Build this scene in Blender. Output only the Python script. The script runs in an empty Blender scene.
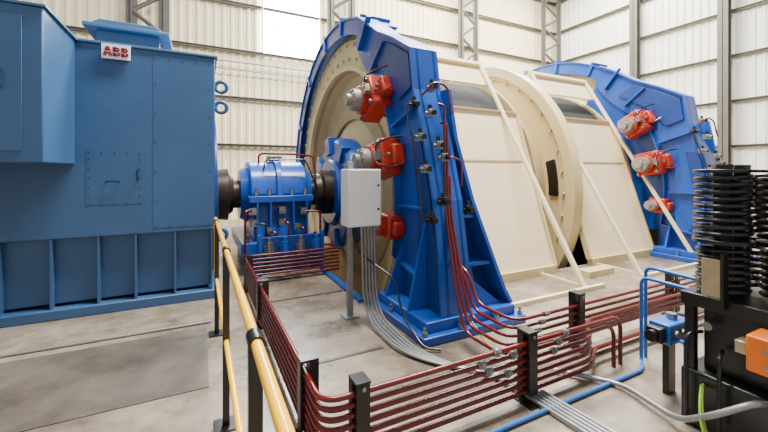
import bpy, bmesh, math, random
from mathutils import Vector, Matrix
random.seed(4)
CY, CZ = 6.8, 1.2
# ------------------------------------------------------------------ materials
def lin(c):
    out=[]
    for x in c:
        x/=255.0
        out.append(x/12.92 if x<=0.04045 else ((x+0.055)/1.055)**2.4)
    return out
def mat(name,rgb,rough=0.45,metal=0.0,var=0.18,scale=3.0,bump=0.0,rgb2=None,spec=0.5,bscale=40):
    m=bpy.data.materials.new(name); m.use_nodes=True
    nt=m.node_tree; b=nt.nodes['Principled BSDF']
    b.inputs['Roughness'].default_value=rough; b.inputs['Metallic'].default_value=metal
    c=lin(rgb); c2=lin(rgb2) if rgb2 else [x*(1-var) for x in c]
    tc=nt.nodes.new('ShaderNodeTexCoord')
    n=nt.nodes.new('ShaderNodeTexNoise'); n.inputs['Scale'].default_value=scale; n.inputs['Detail'].default_value=6
    n.inputs['Roughness'].default_value=0.65
    nt.links.new(tc.outputs['Object'],n.inputs['Vector'])
    r=nt.nodes.new('ShaderNodeValToRGB')
    r.color_ramp.elements[0].position=0.35; r.color_ramp.elements[1].position=0.65
    r.color_ramp.elements[0].color=(*c2,1); r.color_ramp.elements[1].color=(*c,1)
    nt.links.new(n.outputs['Fac'],r.inputs['Fac']); nt.links.new(r.outputs['Color'],b.inputs['Base Color'])
    if bump:
        n2=nt.nodes.new('ShaderNodeTexNoise'); n2.inputs['Scale'].default_value=bscale
        nt.links.new(tc.outputs['Object'],n2.inputs['Vector'])
        bp=nt.nodes.new('ShaderNodeBump'); bp.inputs['Strength'].default_value=bump; bp.inputs['Distance'].default_value=0.01
        nt.links.new(n2.outputs['Fac'],bp.inputs['Height']); nt.links.new(bp.outputs['Normal'],b.inputs['Normal'])
    return m
M={}
M['motor']=mat('motor_paint',(56,92,134),0.34,0,0.14,1.2,0.05)
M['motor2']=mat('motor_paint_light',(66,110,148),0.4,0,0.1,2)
M['blue']=mat('blue_paint',(30,84,176),0.28,0,0.2,2,0.04)
M['bluedk']=mat('blue_paint_dark',(20,58,132),0.38,0,0.2,3)
M['cream']=mat('cream_paint',(226,204,150),0.42,0,0.16,1.5)
M['cream2']=mat('cream_sheet',(244,225,184),0.42,0,0.07,1.0)
M['creamdk']=mat('cream_worn',(192,170,124),0.45,0,0.25,3)
M['red']=mat('red_pipe_paint',(102,22,17),0.2,0,0.2,5)
M['caliper']=mat('orange_red_paint',(190,52,28),0.35,0,0.4,8)
M['steel']=mat('bare_steel',(150,150,148),0.35,0.8,0.25,8)
M['capsteel']=mat('pale_cap_steel',(168,162,150),0.4,0.3,0.3,8)
M['galv']=mat('galvanised_conduit',(152,154,156),0.38,0.5,0.2,10)
M['brown']=mat('rusty_steel',(66,54,45),0.4,0.5,0.35,6)
M['black']=mat('black_paint',(18,18,19),0.32,0,0.3,5)
M['rope']=mat('dark_rope',(14,13,13),0.7,0.1,0.4,12,0.3)
M['yellow']=mat('yellow_paint',(255,192,6),0.18,0,0.06,4)
M['white']=mat('white_enclosure',(236,238,236),0.4,0,0.04,3)
M['orange']=mat('orange_paint',(236,118,20),0.4,0,0.1,4)
M['redletter']=mat('red_lettering',(140,10,24),0.5,0,0.02,3)
M['signwhite']=mat('sign_white',(245,245,245),0.4,0,0.02,3)
M['colsteel']=mat('column_steel',(98,94,87),0.55,0.2,0.2,3)
M['girt']=mat('girt_steel',(98,92,78),0.55,0.2,0.2,3)
M['green']=mat('earth_cable',(130,175,40),0.45,0,0.1,10)
M['ltblue']=mat('light_blue_pipe',(34,100,180),0.35,0,0.1,6)
M['brass']=mat('gilded_bracket',(186,172,140),0.35,0.6,0.2,8)
M['plate']=mat('floor_worn_slab',(104,95,87),0.45,0.0,0.25,1.6,0.15,rgb2=(66,60,55))
M['edge']=mat('steel_edge',(96,90,84),0.4,0.5,0.25,6)
def concrete():
    m=bpy.data.materials.new('concrete_floor'); m.use_nodes=True; nt=m.node_tree; b=nt.nodes['Principled BSDF']
    tc=nt.nodes.new('ShaderNodeTexCoord')
    def noise(s,d,rg=0.65):
        n=nt.nodes.new('ShaderNodeTexNoise'); n.inputs['Scale'].default_value=s; n.inputs['Detail'].default_value=d; n.inputs['Roughness'].default_value=rg
        nt.links.new(tc.outputs['Object'],n.inputs['Vector']); return n
    n1=noise(0.6,10,0.7); n2=noise(7,8); n3=noise(1.4,8,0.7)
    def ramp(n,p0,c0,p1,c1):
        r=nt.nodes.new('ShaderNodeValToRGB'); e=r.color_ramp.elements
        e[0].position=p0; e[0].color=(*c0,1); e[1].position=p1; e[1].color=(*c1,1)
        nt.links.new(n.outputs['Fac'],r.inputs['Fac']); return r
    r1=ramp(n1,0.36,lin((108,96,83)),0.64,lin((178,165,147)))
    r2=ramp(n2,0.3,(0.62,0.6,0.58),0.6,(1,1,1))
    r3=ramp(n3,0.4,(0.52,0.49,0.46),0.58,(1,1,1))
    def mul(a,b_,f):
        mx=nt.nodes.new('ShaderNodeMix'); mx.data_type='RGBA'; mx.blend_type='MULTIPLY'; mx.inputs[0].default_value=f
        nt.links.new(a,mx.inputs[6]); nt.links.new(b_,mx.inputs[7]); return mx.outputs[2]
    o=mul(mul(r1.outputs['Color'],r2.outputs['Color'],0.8),r3.outputs['Color'],0.6)
    nt.links.new(o,b.inputs['Base Color'])
    rr=ramp(n3,0.38,(0.2,0.2,0.2),0.6,(0.4,0.4,0.4)); nt.links.new(rr.outputs['Color'],b.inputs['Roughness'])
    bp=nt.nodes.new('ShaderNodeBump'); bp.inputs['Strength'].default_value=0.12; bp.inputs['Distance'].default_value=0.01
    nt.links.new(n2.outputs['Fac'],bp.inputs['Height']); nt.links.new(bp.outputs['Normal'],b.inputs['Normal'])
    return m
M['concrete']=concrete()
def emis(name,rgb,s):
    m=bpy.data.materials.new(name); m.use_nodes=True; nt=m.node_tree; b=nt.nodes['Principled BSDF']
    b.inputs['Base Color'].default_value=(*lin(rgb),1); b.inputs['Emission Color'].default_value=(*lin(rgb),1); b.inputs['Emission Strength'].default_value=s
    return m
M['window']=emis('daylit_window',(240,248,255),50.0)
M['cladding']=mat('cream_cladding',(247,233,196),0.55,0,0.1,0.6)
M['cladding2']=mat('pale_cladding',(237,236,227),0.55,0,0.08,0.6)

# ------------------------------------------------------------------ mesh builder
class MB:
    def __init__(s): s.v=[]; s.f=[]
    def add(s,vs,fs):
        o=len(s.v); s.v+= [Vector(v) for v in vs]; s.f+=[[i+o for i in f] for f in fs]; return s
    def hexa(s,p):
        return s.add(p,[(0,1,2,3),(4,7,6,5),(0,4,5,1),(1,5,6,2),(2,6,7,3),(3,7,4,0)])
    def box(s,x0,x1,y0,y1,z0,z1):
        return s.hexa([(x0,y0,z0),(x1,y0,z0),(x1,y1,z0),(x0,y1,z0),(x0,y0,z1),(x1,y0,z1),(x1,y1,z1),(x0,y1,z1)])
    def slab(s,a,b,c,d,t):
        a,b,c,d=[Vector(q) for q in(a,b,c,d)]; n=(b-a).cross(d-a).normalized()*t
        return s.hexa([a,b,c,d,a+n,b+n,c+n,d+n])
    def cyl(s,p0,p1,r,n=20,r2=None):
        p0,p1=Vector(p0),Vector(p1); r2=r if r2 is None else r2
        ax=(p1-p0).normalized(); u=ax.orthogonal().normalized(); w=ax.cross(u)
        vs=[]
        for p,rr in((p0,r),(p1,r2)):
            for i in range(n):
                t=2*math.pi*i/n; vs.append(p+u*math.cos(t)*rr+w*math.sin(t)*rr)
        fs=[(i,(i+1)%n,n+(i+1)%n,n+i) for i in range(n)]
        fs+=[list(range(n))[::-1],list(range(n,2*n))]
        return s.add(vs,fs)
    def lathe(s,prof,c,axis='x',n=96,closed=True,a0=0,a1=2*math.pi):
        full=abs(a1-a0-2*math.pi)<1e-6; k=n if full else n+1; m=len(prof); vs=[]
        for i in range(k):
            t=a0+(a1-a0)*i/n
            for (x,r) in prof:
                if axis=='x': vs.append((c[0]+x,c[1]-r*math.cos(t),c[2]+r*math.sin(t)))
                elif axis=='z': vs.append((c[0]+r*math.cos(t),c[1]+r*math.sin(t),c[2]+x))
                else: vs.append((c[0]+r*math.cos(t),c[1]+x,c[2]+r*math.sin(t)))
        fs=[]
        for i in range(n):
            j=(i+1)%k
            for q in range(m if closed else m-1):
                q2=(q+1)%m; fs.append((i*m+q,i*m+q2,j*m+q2,j*m+q))
        if not full and closed:
            fs.append(list(range(m))[::-1]); fs.append([ (k-1)*m+q for q in range(m)])
        return s.add(vs,fs)
    def prism(s,pts,plane,a0,a1):
        n=len(pts)
        def P(p,a):
            if plane=='yz': return (a,p[0],p[1])
            if plane=='xz': return (p[0],a,p[1])
            return (p[0],p[1],a)
        vs=[P(p,a0) for p in pts]+[P(p,a1) for p in pts]
        fs=[(i,(i+1)%n,n+(i+1)%n,n+i) for i in range(n)]+[list(range(n))[::-1],list(range(n,2*n))]
        return s.add(vs,fs)
    def rbox(s,x0,x1,r0,r1,t0,t1,th,cx=0):
        def P(x,r,t): return (cx+x,CY-r*math.cos(th)+t*math.sin(th),CZ+r*math.sin(th)+t*math.cos(th))
        return s.hexa([P(x0,r0,t0),P(x1,r0,t0),P(x1,r1,t0),P(x0,r1,t0),P(x0,r0,t1),P(x1,r0,t1),P(x1,r1,t1),P(x0,r1,t1)])
    def sweep(s,out,r,n):
        o=len(s.v); up=None; N=len(out)
        for i,p in enumerate(out):
            d=(out[min(i+1,N-1)]-out[max(i-1,0)]).normalized()
            if up is None: up=d.orthogonal().normalized()
            else:
                up=(up-d*up.dot(d))
                up=up.normalized() if up.length>1e-5 else d.orthogonal().normalized()
            w=d.cross(up)
            for k in range(n):
                t=2*math.pi*k/n; s.v.append(p+up*math.cos(t)*r+w*math.sin(t)*r)
        for i in range(N-1):
            for k in range(n):
                k2=(k+1)%n; s.f.append([o+i*n+k,o+i*n+k2,o+(i+1)*n+k2,o+(i+1)*n+k])
        s.f.append([o+k for k in range(n)][::-1]); s.f.append([o+(N-1)*n+k for k in range(n)])
        return s
    def tube(s,pts,r,n=10,bend=0.08,seg=6):
        pts=[Vector(p) for p in pts]; out=[pts[0]]
        for i in range(1,len(pts)-1):
            a,b,c=pts[i-1],pts[i],pts[i+1]
            l=min(bend,(a-b).length*0.49,(c-b).length*0.49)
            p=b+(a-b).normalized()*l; q=b+(c-b).normalized()*l
            for k in range(seg+1):
                t=k/seg; out.append(p*(1-t)**2+b*2*t*(1-t)+q*t*t)
        out.append(pts[-1])
        return s.sweep(out,r,n)
    def helix(s,cx,cy,z0,z1,R,pitch,r,n=8,per=24):
        T=(z1-z0)/pitch; N=int(T*per)
        return s.sweep([Vector((cx+R*math.cos(2*math.pi*i/per),cy+R*math.sin(2*math.pi*i/per),z0+pitch*i/per)) for i in range(N+1)],r,n)

COL=bpy.context.scene.collection
W={}
def thing(name,label,cat,loc,group=None):
    e=bpy.data.objects.new(name,None); e.empty_display_size=0.1; e.location=loc; COL.objects.link(e)
    W[e.name]=Vector(loc); e['label']=label; e['category']=cat
    if group: e['group']=group
    return e
def mk(name,mb,m,parent=None,label=None,cat=None,bevel=0.0,kind=None,group=None,angle=35,origin=None):
    me=bpy.data.meshes.new(name)
    xs=[v.x for v in mb.v]; ys=[v.y for v in mb.v]; zs=[v.z for v in mb.v]
    if origin is not None: c=Vector(origin)
    elif kind=='structure': c=Vector((0,0,0))
    else: c=Vector(((min(xs)+max(xs))/2,(min(ys)+max(ys))/2,min(zs) if parent is None else (min(zs)+max(zs))/2))
    me.from_pydata([tuple(v-c) for v in mb.v],[],mb.f)
    bm=bmesh.new(); bm.from_mesh(me); bmesh.ops.recalc_face_normals(bm,faces=bm.faces); bm.to_mesh(me); bm.free()
    me.polygons.foreach_set('use_smooth',[True]*len(me.polygons))
    try: me.set_sharp_from_angle(angle=math.radians(angle))
    except Exception: pass
    me.materials.append(M[m])
    o=bpy.data.objects.new(name,me); COL.objects.link(o)
    W[o.name]=c
    if parent is not None:
        o.parent=parent; o.location=c-W[parent.name]
    else: o.location=c
    if label: o['label']=label
    if cat: o['category']=cat
    if kind: o['kind']=kind
    if group: o['group']=group
    if bevel:
        b=o.modifiers.new('bevel','BEVEL'); b.width=bevel; b.segments=2; b.limit_method='ANGLE'; b.angle_limit=math.radians(40)
    return o
def clone(root,off,label=None):
    def rec(o,par):
        n=o.copy(); COL.objects.link(n)
        if par is None: n.location=o.location+Vector(off)
        else: n.parent=par
        W[n.name]=W[o.name]+Vector(off)
        for ch in list(o.children): rec(ch,n)
        return n
    r=rec(root,None)
    if label: r['label']=label
    return r

# ------------------------------------------------------------------ setting
fl=MB(); PX0,PX1,PY0,PY1,PZ=1.8,9.2,4.06,10.2,-2.6
XA,XB,YA,YB=-6.0,16.5,-3.0,13.1
for (a,b,c,d) in((XA,XB,YA,PY0),(XA,XB,PY1,YB),(XA,PX0,PY0,PY1),(PX1,XB,PY0,PY1)):
    fl.add([(a,c,0),(b,c,0),(b,d,0),(a,d,0)],[(0,1,2,3)])
fl.add([(PX0,PY0,0),(PX1,PY0,0),(PX1,PY1,0),(PX0,PY1,0),(PX0,PY0,PZ),(PX1,PY0,PZ),(PX1,PY1,PZ),(PX0,PY1,PZ)],
       [(0,1,5,4),(1,2,6,5),(2,3,7,6),(3,0,4,7),(4,5,6,7)])
mk('floor',fl,'concrete',kind='structure')
def corr(p0,p1,z0,z1,nrm,pitch=0.25,dep=0.035):
    mb=MB(); p0,p1=Vector(p0),Vector(p1); L=(p1-p0).length; d=(p1-p0)/L; nrm=Vector(nrm)
    pts=[]; t=0
    while t<L:
        for (a,h) in((0,0),(0.55,0),(0.65,1),(0.9,1)):
            pts.append(p0+d*min(L,t+a*pitch)+nrm*h*dep)
        t+=pitch
    pts.append(p1)
    n=len(pts); vs=[Vector((p.x,p.y,z0)) for p in pts]+[Vector((p.x,p.y,z1)) for p in pts]
    mb.add(vs,[(i,i+1,n+i+1,n+i) for i in range(n-1)]); return mb
WH=11.0
mk('wall_back',corr((XA,13.05,0),(16.5,13.05,0),0,WH,(0,-1,0)),'cladding',kind='structure')
mk('wall_right',corr((16.5,13.05,0),(16.5,-3,0),0,WH,(-1,0,0)),'cladding2',kind='structure')
k=1
for z in(0.9,2.45,4.0,5.55,7.1,8.65,10.2):
    mb=MB(); mb.box(XA,16.4,12.9,12.99,z-0.045,z+0.045); mb.box(XA,16.4,12.86,12.9,z+0.02,z+0.045)
    mk('trim_%d'%k,mb,'girt',kind='structure'); k+=1
    mb=MB(); mb.box(16.35,16.45,-3,12.85,z-0.045,z+0.045); mb.box(16.3,16.35,-3,12.85,z+0.02,z+0.045)
    mk('trim_%d'%k,mb,'girt',kind='structure'); k+=1
mk('window_1',MB().box(1.9,3.85,12.93,12.97,5.62,9.8),'window',kind='structure')
mb=MB()
for x in(1.86,3.85): mb.box(x,x+0.04,12.84,12.95,5.6,9.8)
mk('trim_%d'%k,mb,'cladding',kind='structure'); k+=1
for z in(5.15,4.9): mk('wall_pipe',MB().cyl((XA+0.5,12.8,z),(15.2,12.8,z),0.03,10),'galv',label='thin grey service pipe running along the cladding wall',cat='pipe',group='service pipes on the wall')
def lattice(x,y,along='x',wd=0.55):
    t=thing('lattice_column','grey steel lattice column against the cladding wall','column',(x,y,0),'lattice wall columns')
    for s in(-1,1):
        mb=MB(); a=(x+s*wd/2,y)
        mb.box(a[0]-0.14,a[0]+0.14,a[1]-0.02,a[1]+0.02,0,WH-0.1)
        mb.box(a[0]-0.02,a[0]+0.02,a[1]-0.1,a[1]+0.1,0,WH-0.1)
        mk('chord',mb,'colsteel',t)
    mb=MB(); z=0.2; sg=1
    while z<WH-1:
        mb.tube([(x-sg*wd/2,y,z),(x+sg*wd/2,y,z+0.6)],0.06,6)
        sg=-sg; z+=0.6
    mk('lacing',mb,'colsteel',t)
for x in(-1.35,4.6,10.45): lattice(x,12.6,wd=0.8)
lattice(15.5,12.45,wd=1.1)
for y in(8.9,6.0,3.0):
    mb=MB(); mb.box(16.0,16.25,y-0.15,y+0.15,0,0.03); mb.box(16.0,16.02,y-0.15,y+0.15,0,WH-.1); mb.box(16.23,16.25,y-0.15,y+0.15,0,WH-.1); mb.box(16.0,16.25,y-0.01,y+0.01,0,WH-.1)
    mk('wall_column',mb,'colsteel',label='grey steel I-beam column against the pale cladding',cat='column',group='plain wall columns')

# ------------------------------------------------------------------ motor
mo=thing('electric_motor','large steel-blue boxy electric motor with ribbed base','motor',(-2,6.8,0))
FX=5.11
mk('housing',MB().box(-4.6,0.17,FX,8.5,0.86,3.03),'motor',mo,bevel=0.015)
mk('lower_frame',MB().box(-4.6,0.12,FX+0.09,8.5,0.14,0.86),'motor',mo,bevel=0.01)
mk('base_plate',MB().box(-4.6,0.2,FX-0.04,8.6,0,0.11),'motor',mo,bevel=0.01)
for x in(-3.1,-2.66,-2.25,-1.84,-1.43,-1.02,-0.67,-0.27,0.13):
    mk('stiffener',MB().box(x-0.01,x+0.01,FX-0.0,FX+0.1,0.11,0.86),'motor',mo)
mk('terminal_box',MB().box(-4.6,-1.225,4.19,FX,1.67,3.03),'motor',mo,bevel=0.012)
mk('box_door',MB().box(-2.4,-1.36,4.18,4.19,1.77,2.93),'motor',mo,bevel=0.006)
mk('handle',MB().tube([(-1.5,4.18,2.3),(-1.5,4.13,2.3),(-1.5,4.13,2.45),(-1.5,4.18,2.45)],0.01,8,0.02),'black',mo)
mk('box_top_flange',MB().box(-4.6,-1.2,4.17,FX,3.03,3.05),'motor2',mo)
for (a,b,c,d) in((-1.13,-0.6,1.22,1.85),(-0.5,0.14,0.92,2.98)):
    mb=MB().box(a,b,FX-0.003,FX,c,d)
    for i in range(5):
        for zz in(c+0.03,d-0.03):
            xx=a+0.03+(b-a-0.06)*i/4; mb.cyl((xx,FX-0.009,zz),(xx,FX-0.002,zz),0.008,8)
    for i in range(1,6):
        for xx in(a+0.03,b-0.03):
            zz=c+(d-c)*i/6; mb.cyl((xx,FX-0.009,zz),(xx,FX-0.002,zz),0.008,8)
    mk('access_panel',mb,'motor',mo)
mk('handle',MB().tube([(-0.65,FX,1.5),(-0.65,FX-0.05,1.5),(-0.65,FX-0.05,1.62),(-0.65,FX,1.62)],0.007,8,0.02),'black',mo)
mk('handle',MB().tube([(-0.95,FX,1.48),(-0.95,FX-0.04,1.48),(-0.83,FX-0.04,1.48),(-0.83,FX,1.48)],0.007,8,0.02),'black',mo)
mk('roof_hood',MB().box(-1.15,-0.48,5.65,6.7,3.03,3.36),'motor2',mo,bevel=0.01)
mk('hood_lid',MB().box(-1.27,-0.36,5.55,6.8,3.36,3.41),'motor2',mo,bevel=0.008)
mk('hood_lid',MB().prism([(-1.22,3.41),(-0.41,3.41),(-0.52,3.48),(-1.11,3.48)],'xz',5.6,6.75),'motor2',mo,bevel=0.008)
mk('top_flange',MB().box(-1.3,0.2,FX-0.02,8.5,3.03,3.06),'motor2',mo,bevel=0.005)
for z in(2.72,2.45,0.75):
    mk('lifting_ring',MB().lathe([(0.026*math.sin(q*math.pi/4),0.07+0.026*math.cos(q*math.pi/4)) for q in range(8)],(0.25,5.35,z),'y',20),'motor',mo)
mk('end_bell',MB().lathe([(0.17,0.0001),(0.17,1.25),(0.22,1.25),(0.25,0.7),(0.25,0.0001)],(0,CY,CZ),'x',48,closed=False),'bluedk',mo)
sg=mk('nameplate',MB().box(-0.985,-0.715,5.06,5.085,2.865,3.03),'signwhite',mo,label='white plate with dark red letters',bevel=0.003)
mk('plate_bracket',MB().box(-0.95,-0.74,5.085,5.11,2.87,3.0),'motor',mo)
def letter_A(x,z,w,h,s):
    mb=MB(); c=x+w/2
    mb.prism([(x,z),(x+s*1.1,z),(c,z+h*0.72),(c,z+h),(c-s*0.62,z+h)],'xz',5.052,5.06)
    mb.prism([(x+w,z),(c+s*0.62,z+h),(c,z+h),(c,z+h*0.72),(x+w-s*1.1,z)],'xz',5.052,5.06)
    mb.box(x+s*0.8,x+w-s*0.8,5.0525,5.06,z+h*0.22,z+h*0.22+s*0.75)
    return mb
def letter_B(x,z,w,h,s):
    mb=MB(); mb.box(x,x+s,5.052,5.06,z,z+h)
    for (z0,z1,ww) in((z,z+h*0.54,w),(z+h*0.46,z+h,w*0.93)):
        r=(z1-z0)/2; zc=(z0+z1)/2; N=10
        o=[(x+s*0.5,z1)]+[(x+ww-r+r*math.cos(t),zc+r*math.sin(t)) for t in [math.pi/2-math.pi*i/N for i in range(N+1)]]+[(x+s*0.5,z0)]
        ri=max(r-s*0.75,0.004)
        inn=[(x+s*0.5,zc+ri)]+[(x+ww-r+ri*math.cos(t)*0.95,zc+ri*math.sin(t)) for t in [math.pi/2-math.pi*i/N for i in range(N+1)]]+[(x+s*0.5,zc-ri)]
        n=len(o)
        vs=[(p[0],5.052,p[1]) for p in o]+[(p[0],5.052,p[1]) for p in inn]+[(p[0],5.06,p[1]) for p in o]+[(p[0],5.06,p[1]) for p in inn]
        fs=[]
        for i in range(n-1):
            fs+=[(i,i+1,n+i+1,n+i),(2*n+i,3*n+i,3*n+i+1,2*n+i+1),(i,2*n+i,2*n+i+1,i+1),(n+i,n+i+1,3*n+i+1,3*n+i)]
        mb.add(vs,fs)
    return mb
mk('letter_a',letter_A(-0.97,2.897,0.086,0.102,0.028),'redletter',sg)
mk('letter_b',letter_B(-0.88,2.897,0.07,0.102,0.027),'redletter',sg)
mk('letter_b',letter_B(-0.802,2.897,0.07,0.102,0.027),'redletter',sg)
mk('letter_gap',MB().box(-0.972,-0.728,5.0505,5.0515,2.9395,2.9425),'signwhite',sg)

# ------------------------------------------------------------------ shaft, coupling, bearing
sh=thing('drive_shaft','thick dark brown steel drive shaft with coupling flanges','shaft',(1.3,CY,CZ))
mk('shaft',MB().cyl((0.26,CY,CZ),(2.3,CY,CZ),0.24,40),'brown',sh)
mk('coupling_flange',MB().lathe([(0.26,0.2),(0.26,0.42),(0.42,0.44),(0.44,0.34),(0.5,0.3),(0.5,0.2)],(0,CY,CZ),'x',48),'brown',sh)
mk('coupling_flange',MB().lathe([(1.9,0.2),(1.9,0.34),(2.0,0.36),(2.04,0.42),(2.2,0.42),(2.2,0.2)],(0,CY,CZ),'x',48),'brown',sh)
be=thing('bearing_pedestal','blue cast bearing pedestal carrying the drive shaft','bearing',(1.15,CY,0))
mk('lower_housing',MB().prism([(6.05,0.5),(7.55,0.5),(7.4,1.15),(6.2,1.15)],'yz',0.76,1.62),'blue',be,bevel=0.02)
mk('split_flange',MB().box(0.68,1.7,6.0,7.6,1.1,1.2),'blue',be,bevel=0.01)
mk('cap',MB().prism([(6.2,1.2),(7.4,1.2),(7.36,1.45),(7.2,1.66),(6.95,1.76),(6.65,1.76),(6.4,1.66),(6.24,1.45)],'yz',0.72,1.66),'blue',be,bevel=0.03)
mk('cap_band',MB().prism([(6.15,1.2),(7.45,1.2),(7.4,1.5),(7.22,1.71),(6.95,1.81),(6.65,1.81),(6.38,1.71),(6.2,1.5)],'yz',1.14,1.22),'blue',be,bevel=0.005)
mk('end_ring',MB().lathe([(0.6,0.23),(0.6,0.42),(0.74,0.48),(0.74,0.23)],(0,CY,CZ),'x',40),'blue',be)
mk('end_ring',MB().lathe([(1.64,0.23),(1.64,0.48),(1.78,0.42),(1.78,0.23)],(0,CY,CZ),'x',40),'blue',be)
mk('base_block',MB().box(0.65,1.75,5.9,7.7,0,0.32),'bluedk',be,bevel=0.02)
mk('sole_plate',MB().box(0.55,1.8,5.85,7.75,0.32,0.5),'blue',be,bevel=0.01)
for x in(0.8,1.0,1.36,1.58):
    mk('bolt',MB().cyl((x,6.09,1.2),(x,6.09,1.29),0.035,6).cyl((x,6.09,1.285),(x,6.09,1.33),0.02,12),'steel',be)
    mk('rib',MB().box(x-0.012,x+0.012,5.96,6.12,0.5,1.1),'blue',be)
for x in(0.65,1.7):
    mk('foot_bolt',MB().cyl((x,5.93,0.5),(x,5.93,0.6),0.03,6),'steel',be)
mk('top_pipe',MB().tube([(0.9,6.6,1.72),(0.9,6.6,1.9),(1.5,6.6,1.9),(1.85,6.55,1.87),(1.85,6.4,1.4)],0.018),'red',be)
mk('top_pipe',MB().tube([(0.95,6.4,1.6),(0.95,6.2,1.78),(1.6,6.18,1.8),(1.75,6.1,1.4),(1.75,6.0,1.0)],0.012),'black',be)
mk('top_box',MB().box(1.05,1.3,6.6,6.8,1.78,1.86),'steel',be,bevel=0.008)
for (x,z) in((0.72,0.98),(0.72,0.8),(1.16,0.8),(1.5,0.95),(1.16,0.98),(0.95,0.66),(1.4,0.7)):
    mk('sensor_block',MB().box(x-0.05,x+0.05,5.86,5.95,z-0.05,z+0.05).cyl((x,5.82,z),(x,5.87,z),0.03,14),'steel',be)
    mk('block_arm',MB().box(x-0.02,x+0.02,5.94,6.15,z-0.02,z+0.02),'black',be)
mk('lube_pipe',MB().tube([(0.7,5.85,1.0),(0.6,5.8,1.0),(0.6,5.8,0.3),(0.6,5.7,0.3)],0.018),'red',be)
mk('lube_pipe',MB().tube([(1.16,5.86,0.8),(1.24,5.78,0.8),(1.24,5.78,0.2)],0.018),'red',be)
mk('lube_pipe',MB().tube([(0.72,5.84,0.8),(0.9,5.78,0.8),(0.9,5.78,0.25)],0.014),'black',be)
mk('lube_pipe',MB().tube([(0.95,5.84,0.66),(1.05,5.78,0.66),(1.05,5.78,0.25)],0.016),'red',be)
mk('lube_pipe',MB().tube([(1.4,5.84,0.7),(1.48,5.78,0.7),(1.48,5.78,0.2)],0.016),'red',be)
mk('lube_pipe',MB().tube([(1.5,5.86,0.95),(1.75,5.8,0.95),(1.75,5.8,0.4),(2.0,5.7,0.4)],0.018),'red',be)
ls=thing('lubrication_station','blue valve rack with small pumps beside the bearing','pump rack',(1.2,5.62,0))
mk('rack',MB().box(0.75,1.75,5.6,5.64,0.08,0.62),'bluedk',ls,bevel=0.005)
for x in(0.76,1.7): mk('leg',MB().box(x,x+0.05,5.58,5.66,0,0.66),'blue',ls)
for i,x in enumerate((0.9,1.12,1.36,1.6)):
    mk('pump_body',MB().cyl((x,5.5,0.35),(x,5.5,0.56),0.05,16).cyl((x,5.5,0.56),(x,5.5,0.62),0.03,16).box(x-0.06,x+0.06,5.5,5.6,0.38,0.5),('steel','blue','steel','blue')[i],ls)

# ------------------------------------------------------------------ drums
dr=thing('hoist_drum','large cream double hoist drum with dark wound rope','winding drum',(5.4,CY,0))
DX=2.55
def cheek(x,sgn,name):
    mk(name,MB().lathe([(x-0.04,2.95),(x+0.04,2.95),(x+0.04,2.3),(x-0.04,2.3)],(0,CY,CZ),'x',128),'creamdk',dr)
    mb=MB().lathe([(x-0.08*sgn,2.84),(x-0.04*sgn,2.84),(x-0.04*sgn,2.3),(x-0.12*sgn,2.3),(x-0.12*sgn,2.38),(x-0.08*sgn,2.41)],(0,CY,CZ),'x',128)
    for i in range(48):
        a=2*math.pi*i/48
        for rr,o in((2.76,0),(2.5,0.06)):
            y=CY-rr*math.cos(a+o); z=CZ+rr*math.sin(a+o)
            mb.cyl((x-0.12*sgn,y,z),(x-0.07*sgn,y,z),0.03,6)
    mk('bolted_ring',mb,'cream',dr)
    mk('dished_web',MB().lathe([(x,2.31),(x+0.25*sgn,2.28),(x+0.34*sgn,2.15),(x+0.34*sgn,1.95),(x+0.1*sgn,1.05),(x+0.1*sgn,0.3),(x+0.16*sgn,0.3),(x+0.16*sgn,1.0),(x+0.42*sgn,1.95),(x+0.46*sgn,2.34),(x,2.34)],(0,CY,CZ),'x',96),'cream',dr)
cheek(DX,1,'brake_disc'); cheek(8.35,-1,'brake_disc')
mk('inner_ring',MB().lathe([(DX+0.17,1.42),(DX+0.13,1.42),(DX+0.2,1.62),(DX+0.24,1.62)],(0,CY,CZ),'x',80),'creamdk',dr)
mb=MB().lathe([(2.2,0.3),(2.2,0.6),(2.3,0.66),(2.3,0.96),(2.42,1.04),(2.66,1.04),(2.66,0.3)],(0,CY,CZ),'x',64)
hub=mk('hub',mb,'blue',dr,label='blue ribbed hub clutch')
for i in range(8):
    a=2*math.pi*i/8+0.2
    mk('hub_block',MB().rbox(2.24,2.42,0.72,1.06,-0.13,0.13,a),'blue',hub,bevel=0.012)
RR=2.3
def ropeprof(x0,x1,R):
    p=[(x0,R-0.2)]; x=x0; pit=0.045
    while x<x1-pit:
        p+=[(x,R-0.012),(x+pit*0.3,R+0.008),(x+pit*0.7,R+0.008)]; x+=pit
    p+=[(x1,R-0.2)]; return p
mk('wound_rope',MB().lathe(ropeprof(3.0,5.08,RR),(0,CY,CZ),'x',96),'rope',dr)
mk('wound_rope',MB().lathe(ropeprof(5.9,7.85,RR),(0,CY,CZ),'x',96),'rope',dr)
mk('drum_shell',MB().lathe([(2.95,1.9),(2.95,2.1),(8.0,2.1),(8.0,1.9)],(0,CY,CZ),'x',96),'creamdk',dr)
mk('side_flange',MB().lathe([(5.1,2.0),(5.1,2.42),(5.16,2.42),(5.16,2.0)],(0,CY,CZ),'x',128),'creamdk',dr)
mb=MB().lathe([(5.7,2.0),(5.7,2.55),(5.62,2.57),(5.62,2.75),(5.84,2.75),(5.84,2.57),(5.8,2.55),(5.8,2.0)],(0,CY,CZ),'x',128)
for i in range(40):
    a=2*math.pi*i/40; mb.cyl((5.66,CY-2.48*math.cos(a),CZ+2.48*math.sin(a)),(5.7,CY-2.48*math.cos(a),CZ+2.48*math.sin(a)),0.025,6)
mk('middle_flange',mb,'cream',dr)
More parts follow.
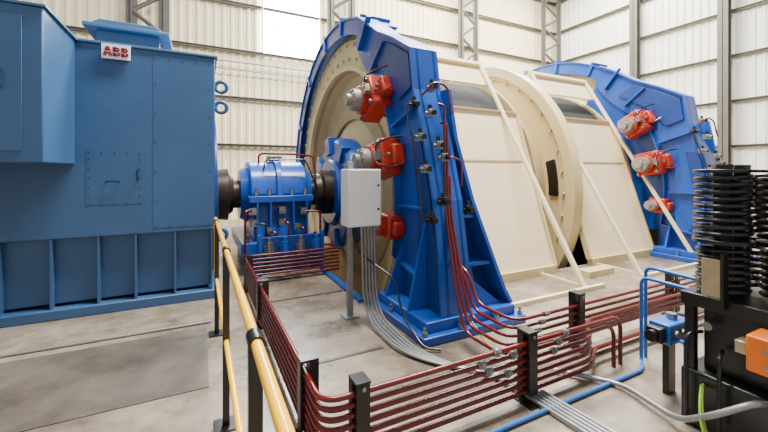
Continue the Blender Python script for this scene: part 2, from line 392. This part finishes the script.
mk('rim_slot',MB().lathe([(5.66,2.2),(5.66,2.38),(5.705,2.38),(5.705,2.2)],(0,CY,CZ),'x',30,a0=-0.02,a1=0.26),'black',dr)
mk('inner_shaft',MB().cyl((2.3,CY,CZ),(9.35,CY,CZ),0.28,32),'steel',dr)
mk('end_bearing',MB().prism([(6.1,0),(7.5,0),(7.5,1.3),(7.2,1.75),(6.4,1.75),(6.1,1.3)],'yz',9.4,10.1),'blue',None,label='blue bearing block at the far end of the drum shaft',cat='bearing',bevel=0.05)

# ------------------------------------------------------------------ rim guards
def rimguard(x,label):
    t=thing('rim_guard',label,'guard',(x,CY,0),'blue rim guards')
    a0,a1=math.radians(57),math.radians(201)
    mk('side_band',MB().lathe([(x-0.22,2.9),(x-0.22,3.16),(x-0.2,3.16),(x-0.2,2.9)],(0,CY,CZ),'x',60,a0=a0,a1=a1),'blue',t)
    mk('side_band',MB().lathe([(x+0.2,2.9),(x+0.2,3.16),(x+0.22,3.16),(x+0.22,2.9)],(0,CY,CZ),'x',60,a0=a0,a1=a1),'blue',t)
    mk('outer_skin',MB().lathe([(x-0.25,3.15),(x-0.25,3.18),(x+0.25,3.18),(x+0.25,3.15)],(0,CY,CZ),'x',60,a0=a0,a1=a1),'blue',t)
    for d in(64,82,100,125,150,172):
        mk('joint_lug',MB().rbox(x-0.26,x-0.22,2.92,3.24,-0.04,0.04,math.radians(d)).rbox(x-0.22,x+0.26,3.18,3.24,-0.04,0.04,math.radians(d)),'blue',t,bevel=0.006)
    return t
rimguard(DX,'curved blue guard over the near drum rim')
rimguard(8.35,'curved blue guard over the far drum rim')

# ------------------------------------------------------------------ brake stand
st=thing('brake_stand','tall blue tapered brake stand with orange-red calipers','brake stand',(2.4,3.3,0),'brake stands')
mk('base_plate',MB().box(1.8,3.08,2.78,3.98,0,0.08),'blue',st,bevel=0.01)
mk('base_step',MB().box(1.88,3.0,2.86,3.92,0.08,0.18),'blue',st,bevel=0.01)
outer=[(2.9,0.18),(2.94,0.7),(3.04,1.3),(3.24,2.0),(3.42,2.5),(3.5,2.98),(3.9,3.22),(4.34,3.44),(4.75,3.72),(5.1,3.93)]
def onarc(R,deg): a=math.radians(deg); return (CY-R*math.cos(a),CZ+R*math.sin(a))
inner=[onarc(R,d) for R,d in((2.8,56),(2.72,50),(2.7,43),(2.76,36),(2.94,32),(2.98,28),(2.98,20),(2.98,10),(2.98,2),(2.96,-4),(2.95,-10),(2.97,-16))]
foot=[(3.95,0.3),(3.95,0.18)]
mk('web',MB().prism(outer+inner+foot,'yz',2.14,2.18),'blue',st,bevel=0.004)
inner2=[onarc(3.02,d) for d in(57,50,40,30,20,10,0,-8,-14,-18)]
mk('web',MB().prism(outer+inner2+[(3.95,0.18)],'yz',2.36,2.4),'blue',st,bevel=0.004)
mb=MB()
for i in range(len(outer)-1):
    (y0,z0),(y1,z1)=outer[i],outer[i+1]
    mb.hexa([(2.08,y0,z0),(2.44,y0,z0),(2.44,y0+0.03,z0-0.01),(2.08,y0+0.03,z0-0.01),(2.08,y1,z1),(2.44,y1,z1),(2.44,y1+0.03,z1-0.01),(2.08,y1+0.03,z1-0.01)])
mk('front_strip',mb,'blue',st)
mk('layer_plate',MB().prism([(2.97,0.18),(3.02,0.7),(3.14,1.3),(3.32,1.95),(3.5,1.95),(3.38,1.3),(3.36,0.7),(3.55,0.3),(3.8,0.18)],'yz',2.1,2.14),'bluedk',st,bevel=0.004)
mk('layer_plate',MB().prism([(3.52,2.55),(3.58,2.93),(3.95,3.15),(4.4,3.36),(4.7,3.2),(4.15,2.85),(3.8,2.45)],'yz',2.1,2.14),'bluedk',st,bevel=0.004)
for d,rr in((0,3.04),(18,3.02),(38,2.84),(50,2.84),(-12,3.0)):
    mk('stiffening_rib',MB().rbox(2.06,2.14,rr,rr+0.5 if d>30 else rr+0.54,-0.012,0.012,math.radians(d)),'blue',st)
mk('inner_edge_flange',MB().lathe([(2.06,2.96),(2.06,2.99),(2.22,2.99),(2.22,2.96)],(0,CY,CZ),'x',16,a0=math.radians(-12),a1=math.radians(30)),'blue',st)
for (y,zt) in((3.2,1.1),(3.7,0.75)):
    mk('side_gusset',MB().hexa([(1.88,y,0.18),(2.14,y,0.18),(2.14,y+0.03,0.18),(1.88,y+0.03,0.18),(2.1,y,zt),(2.14,y,zt),(2.14,y+0.03,zt),(2.1,y+0.03,zt)]),'blue',st)
L=[(2.98,0.18),(2.9,0.34),(2.6,1.28),(2.46,1.95),(2.43,2.5)]
def fy(z): return 2.92+0.16*z
def bweb(name,dy,m,sc=1.0):
    P=[(2.4,0.18)]+[(2.4+(x-2.4)*sc,z) for x,z in L]+[(2.4,2.5)]
    mb=MB(); n=len(P); vs=[(x,fy(z)+dy,z) for x,z in P]+[(x,fy(z)+dy+0.03,z) for x,z in P]
    mb.add(vs,[(i,(i+1)%n,n+(i+1)%n,n+i) for i in range(n)]+[list(range(n))[::-1],list(range(n,2*n))]); mk(name,mb,m,st)
bweb('buttress_web',0.2,'bluedk'); bweb('buttress_web',0.62,'bluedk')
bweb('layer_plate',0.1,'blue',0.5)
mb=MB()
for i in range(len(L)-1):
    (x0,z0),(x1,z1)=L[i],L[i+1]; ya,yb=fy(z0)-0.04,fy(z1)-0.04; yc=3.85-0.14*z0; yd=3.85-0.14*z1
    mb.hexa([(x0,ya,z0),(x0+0.045,ya,z0),(x0+0.045,yc,z0),(x0,yc,z0),(x1,yb,z1),(x1+0.045,yb,z1),(x1+0.045,yd,z1),(x1,yd,z1)])
mk('sloping_plate',mb,'blue',st,angle=10)
for (xr,z) in((2.64,1.1),(2.8,0.6)):
    mk('cross_rib',MB().box(2.4,xr,fy(z)+0.0,3.6,z,z+0.03),'blue',st)
mk('toe_gusset',MB().hexa([(2.44,fy(0.2)+0.02,0.18),(2.9,fy(0.2)+0.02,0.18),(2.9,fy(0.2)+0.05,0.18),(2.44,fy(0.2)+0.05,0.18),(2.44,fy(0.5)+0.02,0.5),(2.5,fy(0.5)+0.02,0.5),(2.5,fy(0.5)+0.05,0.5),(2.44,fy(0.5)+0.05,0.5)]),'blue',st)
for (x,y) in((1.84,2.83),(1.84,3.5),(3.04,2.83),(3.04,3.6),(2.25,2.82),(2.7,2.82)):
    mk('anchor_bolt',MB().cyl((x,y,0.08),(x,y,0.12),0.028,6).cyl((x,y,0.115),(x,y,0.16),0.014,10),'steel',st)
for d in(28,11,-5):
    th=math.radians(d); low=d<0; R0=2.93 if low else 2.85; k1=0.68 if low else 1.06
    cp=mk('brake_caliper',MB().rbox(1.94 if low else 1.88,2.14,R0-0.23*k1,R0+0.19*k1,-0.21*k1,0.21*k1,th).rbox(1.98,2.14,R0+0.17*k1,R0+0.3*k1,-0.12*k1,0.12*k1,th),'caliper',st,label='orange-red disc brake caliper',bevel=0.03)
    def RP(x,r,t): return (x,CY-r*math.cos(th)+t*math.sin(th),CZ+r*math.sin(th)+t*math.cos(th))
    mk('yoke_arm',MB().rbox(2.18,2.49,R0-0.2,R0,-0.13*k1,0.13*k1,th),'caliper',cp,bevel=0.01)
    mk('yoke_arm',MB().rbox(2.61,2.9,R0-0.2,R0,-0.13*k1,0.13*k1,th),'caliper',cp,bevel=0.01)
    xo=0.05 if low else 0
    mk('spring_housing',MB().cyl(RP(1.91+xo,R0-0.06*k1,0),RP(1.81+xo,R0-0.06*k1,0),0.17*k1,28),'caliper',cp,bevel=0.012)
    mb=MB().cyl(RP(1.82+xo,R0-0.06*k1,0),RP(1.71+xo,R0-0.06*k1,0),0.135*k1,28).cyl(RP(1.72+xo,R0-0.06*k1,0),RP(1.64+xo,R0-0.06*k1,0),0.07*k1,20)
    for q in range(8):
        a=q*math.pi/4; mb.cyl(RP(1.71+xo,R0-0.06*k1+0.104*k1*math.cos(a),0.104*k1*math.sin(a)),RP(1.695+xo,R0-0.06*k1+0.104*k1*math.cos(a),0.104*k1*math.sin(a)),0.014*k1,6)
    mk('end_cap',mb,'capsteel',cp)
    if not low:
        for q,(rr,tt) in enumerate(((R0+0.14,-0.17),(R0+0.14,0.17),(R0+0.25,0.0),(R0-0.2,0.18),(R0-0.2,-0.18))):
            mk('bolt_head',MB().cyl(RP(1.96 if q==2 else 1.88,rr,tt),RP(1.92 if q==2 else 1.845,rr,tt),0.028,6),'steel',cp)
        mk('bleed_block',MB().rbox(1.81,1.88,R0+0.11,R0+0.19,-0.05,0.07,th),'steel',cp,bevel=0.004)
        mk('hose',MB().tube([RP(1.83,R0+0.16,0.04),RP(1.79,R0+0.25,0.12),RP(1.93,R0+0.33,0.18),RP(2.06,R0+0.43,0.18)],0.011,8,0.08),'black',cp)
        mk('feed_pipe',MB().tube([RP(1.83,R0+0.14,-0.02),RP(1.81,R0+0.19,-0.1),RP(1.95,R0+0.29,-0.16),RP(2.06,R0+0.41,-0.12)],0.011,8,0.08),'red',cp)
vb=[(2.03,3.34,2.3),(2.03,3.22,1.95),(2.03,3.12,1.62),(2.03,3.02,1.12),(2.16,3.08,1.86),(2.2,3.06,1.74),(2.14,2.97,1.3),(2.24,3.32,2.5),(2.14,3.2,2.2),(2.5,3.04,1.2)]
f=0.8
for i,(x,y,z) in enumerate(vb):
    mb=MB().box(x-0.045*f,x+0.045*f,y-0.06*f,y+0.04,z-0.05*f,z+0.05*f).cyl((x,y-0.1*f,z),(x,y-0.055*f,z),0.03*f,14).cyl((x-0.08*f,y-0.02,z),(x-0.04*f,y-0.02,z),0.022*f,10)
    vbo=mk('valve_block',mb,'steel' if i%3 else 'black',st,bevel=0.003)
    mk('valve_cap',MB().cyl((x,y-0.12*f,z),(x,y-0.1*f,z),0.034*f,14),'black',vbo)
    mk('coil',MB().cyl((x,y-0.01,z+0.05*f),(x,y-0.01,z+0.11*f),0.028*f,12),'black',vbo)
for i in range(3):
    a,b=vb[i],vb[i+1]
    mk('link_pipe',MB().tube([(a[0]-0.06,a[1]-0.02,a[2]),(a[0]-0.11,a[1]-0.02,a[2]),(b[0]-0.11,b[1]-0.02,b[2]),(b[0]-0.06,b[1]-0.02,b[2])],0.009,8,0.04),'black',st)
mk('branch_pipe',MB().tube([(2.1,3.29,2.4),(2.22,3.22,2.55),(2.35,3.18,2.5),(2.37,3.14,2.25),(2.37,3.12,2.2)],0.012,10,0.06),'red',st)
mk('branch_pipe',MB().tube([(2.2,2.98,1.74),(2.2,2.92,1.74),(2.32,2.9,1.7),(2.32,2.9,1.45)],0.01,10,0.05),'red',st)
st2=clone(st,(5.8,0,0),'tall blue brake stand with orange-red calipers at the far drum rim')
mb=MB().prism([onarc(3.02,d) for d in(56,45,35,25,15,5,-5,-14)]+[onarc(2.2,d) for d in(-22,-5,5,15,25,35,45,56)],'yz',8.0,8.03)
mk('infill_plate',mb,'blue',st2)

# ------------------------------------------------------------------ drum guards
KS=0.5806
def gy(z): return 3.2+KS*z
def guard(xa,xb,sx0,sx1,label):
    t=thing('drum_guard',label,'machine guard',((xa+xb)/2,4.2,0),'leaning drum guards')
    q=math.hypot(1,KS); n=Vector((0,-1/q,KS/q))
    def P(x,z,o=0): return Vector((x,gy(z),z))+n*o
    for x in(xa,xb):
        mk('strut',MB().slab(P(x-0.036,0.02,0),P(x+0.036,0.02,0),P(x+0.036,3.62,0),P(x-0.036,3.62,0),-0.045),'cream2',t,bevel=0.004)
    Z0,Z1=0.12,2.62
    def sy(z): return 3.97+0.322*(z-0.1)
    mk('sheet',MB().slab((sx0,sy(Z0),Z0),(sx1,sy(Z0),Z0),(sx1,sy(Z1),Z1),(sx0,sy(Z1),Z1),-0.012),'cream2',t)
    mk('seam_strip',MB().slab((sx0,sy(1.75)-0.01,1.75),(sx1,sy(1.75)-0.01,1.75),(sx1,sy(1.78)-0.01,1.78),(sx0,sy(1.78)-0.01,1.78),-0.004),'creamdk',t)
    for (xe0,xe1) in((sx1,sx1+0.035),(sx0-0.035,sx0)):
        mk('edge_frame',MB().slab((xe0,sy(Z0)-0.05,Z0),(xe1,sy(Z0)-0.05,Z0),(xe1,sy(Z1)-0.05,Z1),(xe0,sy(Z1)-0.05,Z1),-0.09),'cream',t)
    mk('edge_frame',MB().box(sx0,sx1,sy(Z1)-0.04,sy(Z1)+0.03,Z1,Z1+0.03),'cream',t)
    mk('top_sheet',MB().slab(P(sx0,3.2,-0.07),P(xb+0.02,3.2,-0.07),P(xb+0.02,3.6,-0.07),P(sx0,3.6,-0.07),-0.02),'cream2',t)
    mk('top_bar',MB().slab(P(xa-0.04,3.58,0),P(xb+0.04,3.58,0),P(xb+0.04,3.64,0),P(xa-0.04,3.64,0),-0.07),'cream2',t,bevel=0.004)
    mk('base_bar',MB().box(xa-0.1,xb+0.3,3.13,3.18,0.0,0.05),'cream2',t,bevel=0.004)
    for x in(xa,xb): mk('tie_bar',MB().box(x-0.025,x+0.025,3.18,3.92,0,0.04),'cream2',t)
    mk('base_bar',MB().box(sx0,sx1,3.92,4.02,0.0,0.12),'cream',t,bevel=0.004)
guard(3.25,4.68,2.98,5.0,'cream sheet-metal drum guard leaning on struts beside the near brake stand')
guard(6.02,7.72,5.9,7.74,'cream sheet-metal drum guard leaning on struts beside the far brake stand')

# ------------------------------------------------------------------ control cabinet
cb=thing('control_cabinet','white wall-style electrical enclosure on a blue pole','cabinet',(1.5,3.6,0))
mk('enclosure',MB().box(1.35,1.72,3.5,3.72,1.02,1.62),'white',cb,bevel=0.008)
dd=mk('door',MB().box(1.36,1.71,3.48,3.5,1.03,1.61),'white',cb,bevel=0.004)
mk('latch',MB().cyl((1.68,3.47,1.45),(1.68,3.48,1.45),0.012,12),'black',dd)
mk('latch',MB().cyl((1.68,3.47,1.2),(1.68,3.48,1.2),0.012,12),'black',dd)
mk('pole',MB().box(1.44,1.5,3.73,3.79,0,1.7),'galv',cb,bevel=0.004)
mk('foot_plate',MB().box(1.39,1.55,3.68,3.84,0,0.015),'galv',cb)
for i in range(5):
    o=i*0.037
    mb=MB().tube([(1.54+o,3.6,1.02),(1.56+o,3.58,0.06),(1.55+o,2.8-0.02*i,0.03),(1.74+o,2.45-o,0.025),(2.02+o,2.2-o,0.025),(2.09+o,1.2,0.025),(2.11+o,0.3,0.025)],0.013,10,0.34,10)
    mk('cable_conduit',mb,'galv',label='grey conduit dropping from the white enclosure to the floor',cat='conduit',group='grey floor conduits')
mk('cable_conduit',MB().tube([(1.45,3.62,1.02),(1.45,3.62,0.9),(1.55,3.66,0.7),(1.78,3.3,0.5),(1.76,3.1,0.2),(1.77,2.74,0.03),(1.9,2.66,0.02)],0.01,8,0.1),'black',label='thin black cable looping from the enclosure',cat='conduit')
mk('earth_cable',MB().tube([(2.35,2.78,0.14),(2.33,2.7,0.12),(2.36,2.62,0.02),(2.34,2.5,0.012),(2.3,2.35,0.012)],0.009,8,0.06),'green',label='yellow-green earth cable from the stand base to the floor',cat='cable')

# ------------------------------------------------------------------ pipe banks
NP=7
for i in range(NP):
    z=0.07+i*0.055
    if i in(0,1): pts=[(1.95,5.45,z),(0.56,5.45,z),(0.56,1.83,z),(2.75,1.83,z),(2.9,1.93,z),(6.2+0.05*i,1.93,z),(6.2+0.05*i,1.93,0.0)]
    elif i>=5: pts=[(1.95,5.45,z),(0.56,5.45,z),(0.56,1.83,z),(3.02+0.09*(i-5),1.83,z),(3.02+0.09*(i-5),1.83,0.0)]
    else: pts=[(1.95,5.45,z),(0.56,5.45,z),(0.56,1.83,z),(2.75,1.83,z),(2.95,2.04,z+0.02),(6.2+0.05*i,2.04,z+0.02),(6.2+0.05*i,2.04,0.0)]
    mk('hydraulic_pipe',MB().tube(pts,0.0165,12,0.12,8),'red',label='dark red hydraulic pipe in the low stack beside the railing',cat='pipe',group='red pipes beside the railing')
tops=[2.3,2.1,1.55,0.8,0.7]
for i in range(5):
    z=0.13+i*0.062; x=2.15+i*0.034; top=tops[i]
    xt=2.34+0.03*i
    def xx(zz): return x+(xt-x)*max(0,min(1,(zz-0.6)/1.7))
    pts=[(xx(top)-0.05,fy(top)-0.03,top+0.02),(xx(top),fy(top)-0.07,top)]
    if top>1.3: pts.append((xx(1.2),fy(1.2)-0.08,1.2))
    pts+=[(x,2.74,z+0.24),(x,2.64,z),(x,2.18,z),(6.3+0.05*i,2.18,z),(6.3+0.05*i,2.18,0.0)]
    mk('hydraulic_pipe',MB().tube(pts,0.0145,12,0.14,8),'red',label='dark red hydraulic pipe descending from the brake stand',cat='pipe',group='red pipes from the brake stand')
def post(x,y,z,ax):
    t=thing('pipe_support_post','black steel post clamping the red pipes','pipe support',(x,y,0),'black pipe support posts')
    if ax=='x':
        mk('post',MB().box(x-0.045,x+0.045,y+0.02,y+0.075,0.01,z),'black',t,bevel=0.004)
        mk('clamp_plate',MB().box(x-0.04,x+0.04,y-0.037,y-0.02,0.05,z),'black',t,bevel=0.003)
        mk('end_cap',MB().box(x-0.045,x+0.045,y-0.037,y+0.075,z,z+0.015),'black',t,bevel=0.003)
        mk('clamp_bolt',MB().cyl((x,y-0.047,z-0.02),(x,y-0.037,z-0.02),0.012,6),'steel',t)
    else:
        mk('post',MB().box(x+0.02,x+0.075,y-0.045,y+0.045,0.01,z),'black',t,bevel=0.004)
        mk('clamp_plate',MB().box(x-0.037,x-0.02,y-0.04,y+0.04,0.05,z),'black',t,bevel=0.003)
        mk('end_cap',MB().box(x-0.037,x+0.075,y-0.045,y+0.045,z,z+0.015),'black',t,bevel=0.003)
    mk('foot',MB().box(x-0.09,x+0.09,y-0.09,y+0.09,0,0.012),'black',t)
post(0.78,1.83,0.455,'x'); post(2.06,1.83,0.47,'x'); post(0.56,2.17,0.47,'y'); post(0.56,3.95,0.46,'y'); post(3.08,2.18,0.48,'x'); post(4.7,2.18,0.44,'x'); post(0.56,5.2,0.46,'y')
for (x,i) in((1.62,5),(1.68,4),(1.75,6),(1.85,3),(1.9,5),(2.35,5),(2.3,4),(2.42,6)):
    z=0.07+i*0.055
    mk('pipe_fitting',MB().cyl((x-0.03,1.83,z),(x+0.03,1.83,z),0.023,6).cyl((x-0.01,1.83,z),(x+0.01,1.83,z),0.026,14),'steel',label='steel union nut on a red pipe',cat='pipe fitting',group='union nuts on red pipes')
for i in range(5):
    z=0.13+i*0.062; x=2.45+0.05*i
    mk('pipe_fitting',MB().cyl((x-0.03,2.18,z),(x+0.03,2.18,z),0.022,6),'steel',label='steel union nut on a red pipe',cat='pipe fitting',group='union nuts on red pipes')
mk('coolant_pipe',MB().tube([(0.9,1.68,0.02),(3.15,1.68,0.02),(3.28,1.76,0.02),(3.28,1.76,0.72),(3.24,1.32,0.72),(3.0,1.26,0.72)],0.014,12,0.07),'ltblue',label='light blue pipe along the floor rising to the valve',cat='pipe')
mk('coolant_pipe',MB().tube([(3.42,1.8,0.0),(3.42,1.8,0.78),(3.34,1.32,0.78),(3.1,1.26,0.78)],0.014,12,0.07),'ltblue',label='light blue pipe rising behind the valve',cat='pipe')
va=thing('actuated_valve','blue horizontal valve with black end knob on a bracket','valve',(3.0,1.42,0))
mk('body',MB().box(2.84,3.12,1.34,1.48,0.41,0.55),'ltblue',va,bevel=0.012)
mk('end_block',MB().box(2.77,2.84,1.36,1.46,0.43,0.53),'black',va,bevel=0.01)
mk('knob',MB().cyl((2.77,1.41,0.48),(2.73,1.41,0.48),0.038,16),'black',va)
mk('bracket',MB().box(2.98,3.08,1.42,1.46,0.0,0.41),'black',va,bevel=0.004)
mk('top_nut',MB().cyl((3.0,1.41,0.55),(3.0,1.41,0.59),0.035,6),'steel',va)
mk('port_pipe',MB().tube([(2.9,1.34,0.45),(2.9,1.28,0.45),(2.9,1.28,0.2),(2.98,1.28,0.12)],0.013,10,0.05),'ltblue',va)
for (x,r) in((2.9,0.024),(2.98,0.02),(3.06,0.018)): mk('front_nut',MB().cyl((x,1.32,0.49),(x,1.34,0.49),r,6),'steel',va)

# ------------------------------------------------------------------ spring unit
su=thing('spring_accumulator_unit','black hydraulic unit with wide coil spring stacks on a crowded frame','hydraulic unit',(2.9,1.0,0))
S=[(2.88,1.08),(3.04,0.83),(3.18,1.1)]
for (x,y) in S:
    mk('coil_spring',MB().helix(x,y,1.2,1.57,0.128,0.042,0.0145),'black',su)
    mk('coil_spring',MB().helix(x,y,0.86,1.15,0.118,0.04,0.0135),'black',su)
    mk('spindle',MB().cyl((x,y,0.8),(x,y,1.62),0.05,24),'black',su)
    mk('spindle_nut',MB().cyl((x,y,1.6),(x,y,1.64),0.05,6),'black',su)
    mk('spacer_disc',MB().cyl((x,y,1.16),(x,y,1.185),0.146,32),'black',su,bevel=0.004)
    mk('top_disc',MB().cyl((x,y,1.59),(x,y,1.61),0.142,32),'black',su,bevel=0.004)
mk('upper_block',MB().box(2.74,3.34,0.72,1.24,0.76,0.84),'black',su,bevel=0.006)
mk('tank',MB().box(2.74,3.34,0.74,1.24,0.02,0.36),'black',su,bevel=0.015)
for (x,y) in((2.76,0.78),(2.76,1.2),(3.26,0.78),(3.26,1.2)): mk('leg',MB().box(x,x+0.05,y-0.025,y+0.025,0.36,0.76),'black',su)
mk('manifold',MB().box(2.84,3.2,0.84,1.16,0.36,0.76),'black',su,bevel=0.01)
mk('gauge_bracket',MB().box(2.69,2.703,1.02,1.11,0.86,1.08),'brass',su,label='pale metal bracket')
mk('bracket_frame',MB().box(2.68,2.74,1.0,1.015,0.8,1.12),'black',su)
mk('orange_block',MB().box(2.57,2.76,0.68,0.87,0.55,0.74),'orange',su,label='orange valve block',bevel=0.01)
mk('brass_block',MB().box(2.64,2.74,0.89,0.94,0.6,0.67),'brass',su,label='brass valve block',bevel=0.006)
for z in(0.6,0.68): mk('block_nut',MB().cyl((2.555,0.78,z),(2.57,0.78,z),0.014,12),'steel',su)
mk('unit_pipe',MB().tube([(2.8,1.15,0.6),(2.68,1.18,0.6),(2.68,1.18,0.1)],0.011),'black',su)
mk('unit_pipe',MB().tube([(2.8,1.05,0.52),(2.68,1.02,0.52),(2.68,1.02,0.1)],0.011),'black',su)
mk('cartridge_valve',MB().cyl((2.74,1.1,0.66),(2.84,1.1,0.66),0.024,14),'steel',su)
mk('cable_conduit',MB().tube([(2.5,1.98,0.03),(2.78,1.62,0.03),(2.64,1.2,0.06),(2.52,0.98,0.26),(2.62,0.86,0.36),(2.74,0.84,0.34)],0.017,12,0.12),'galv',label='grey conduit sweeping to the hydraulic unit',cat='conduit')
for i in range(2):
    mk('earth_cable',MB().tube([(2.72+0.02*i,1.12,0.3),(2.6+0.02*i,1.08,0.26),(2.52+0.03*i,1.04,0.15),(2.52+0.03*i,0.98,0.02),(2.4,0.9,0.015)],0.007,8,0.08),'green',label='yellow-green earth cable at the hydraulic unit',cat='cable')

# ------------------------------------------------------------------ guardrail
gr=thing('guardrail','yellow two-rail guardrail on black posts','railing',(0.146,2.4,0))
RX=0.146
mk('top_rail',MB().tube([(RX,0.25,1.1),(RX,4.3,1.1),(RX,4.3,0.535),(RX,4.2,0.535)],0.0165,16,0.06),'yellow',gr)
mk('mid_rail',MB().cyl((RX,0.25,0.535),(RX,4.29,0.535),0.016,16),'yellow',gr)
for y in(1.14,2.5,3.95):
    mk('post',MB().box(RX-0.02,RX+0.02,y-0.02,y+0.02,0.01,1.075),'black',gr,bevel=0.004)
    mk('post_foot',MB().box(RX-0.07,RX+0.07,y-0.07,y+0.07,0,0.012),'black',gr)
    mk('saddle',MB().cyl((RX,y-0.035,1.1),(RX,y+0.035,1.1),0.024,16),'black',gr)

# ------------------------------------------------------------------ floor items
mk('floor_plate',MB().box(-1.55,0.06,3.0,4.14,0.0,0.006),'plate',label='dark worn floor cover slab',cat='floor plate')
mk('floor_plate',MB().box(-3.2,-1.57,3.0,4.14,0.0,0.006),'plate',label='dark worn floor cover slab',cat='floor plate')
mk('floor_conduit',MB().cyl((-4,4.27,0.014),(0.1,4.27,0.014),0.013,10),'galv',label='thin galvanised pipe lying on the floor before the motor',cat='pipe')
mk('trench_strip',MB().box(0.75,1.48,2.95,2.985,0,0.006),'edge',label='steel trench edge strip set in the floor',cat='floor strip')
mk('trench_strip',MB().box(0.75,1.7,4.6,4.635,0,0.006),'edge',label='steel trench edge strip set in the floor',cat='floor strip')
mk('trench_strip',MB().box(3.2,7.5,2.6,2.63,0,0.006),'edge',label='steel trench edge strip set in the floor',cat='floor strip')
mk('pit_kerb',MB().box(1.72,1.8,4.1,5.7,0,0.04),'blue',label='low blue steel kerb along the drum pit',cat='kerb',bevel=0.005)
mk('pit_kerb',MB().box(5.2,5.8,3.5,3.7,0,0.09),'cream',label='low cream kerb between the drum guards',cat='kerb',bevel=0.005)

# ------------------------------------------------------------------ light & camera
w=bpy.data.worlds.new('world'); bpy.context.scene.world=w; w.use_nodes=True
bg=w.node_tree.nodes['Background']; bg.inputs[0].default_value=(0.95,0.97,1.0,1); bg.inputs[1].default_value=0.66
def area(loc,size,e,rot=(0,0,0),col=(1,1,1)):  # area lamps added overhead, out of view, for contrast; no roof glazing is modelled
    l=bpy.data.lights.new('overhead_fill','AREA'); l.shape='RECTANGLE'; l.size=size[0]; l.size_y=size[1]; l.energy=e; l.color=col
    o=bpy.data.objects.new('overhead_fill',l); o.location=loc; o.rotation_euler=rot; COL.objects.link(o)
area((4,3.6,10.5),(7,1.2),3900,col=(1,0.97,0.91))
area((10,9,10.8),(10,3),5000,col=(1,0.97,0.9))
cam=bpy.data.cameras.new('camera'); co=bpy.data.objects.new('camera',cam); COL.objects.link(co)
co.location=(0,0,1.6); co.rotation_euler=(math.pi/2,0,-math.radians(26.68))
cam.sensor_width=36; cam.lens=36*366/768; cam.shift_y=-45/768; cam.clip_start=0.02
bpy.context.scene.camera=co
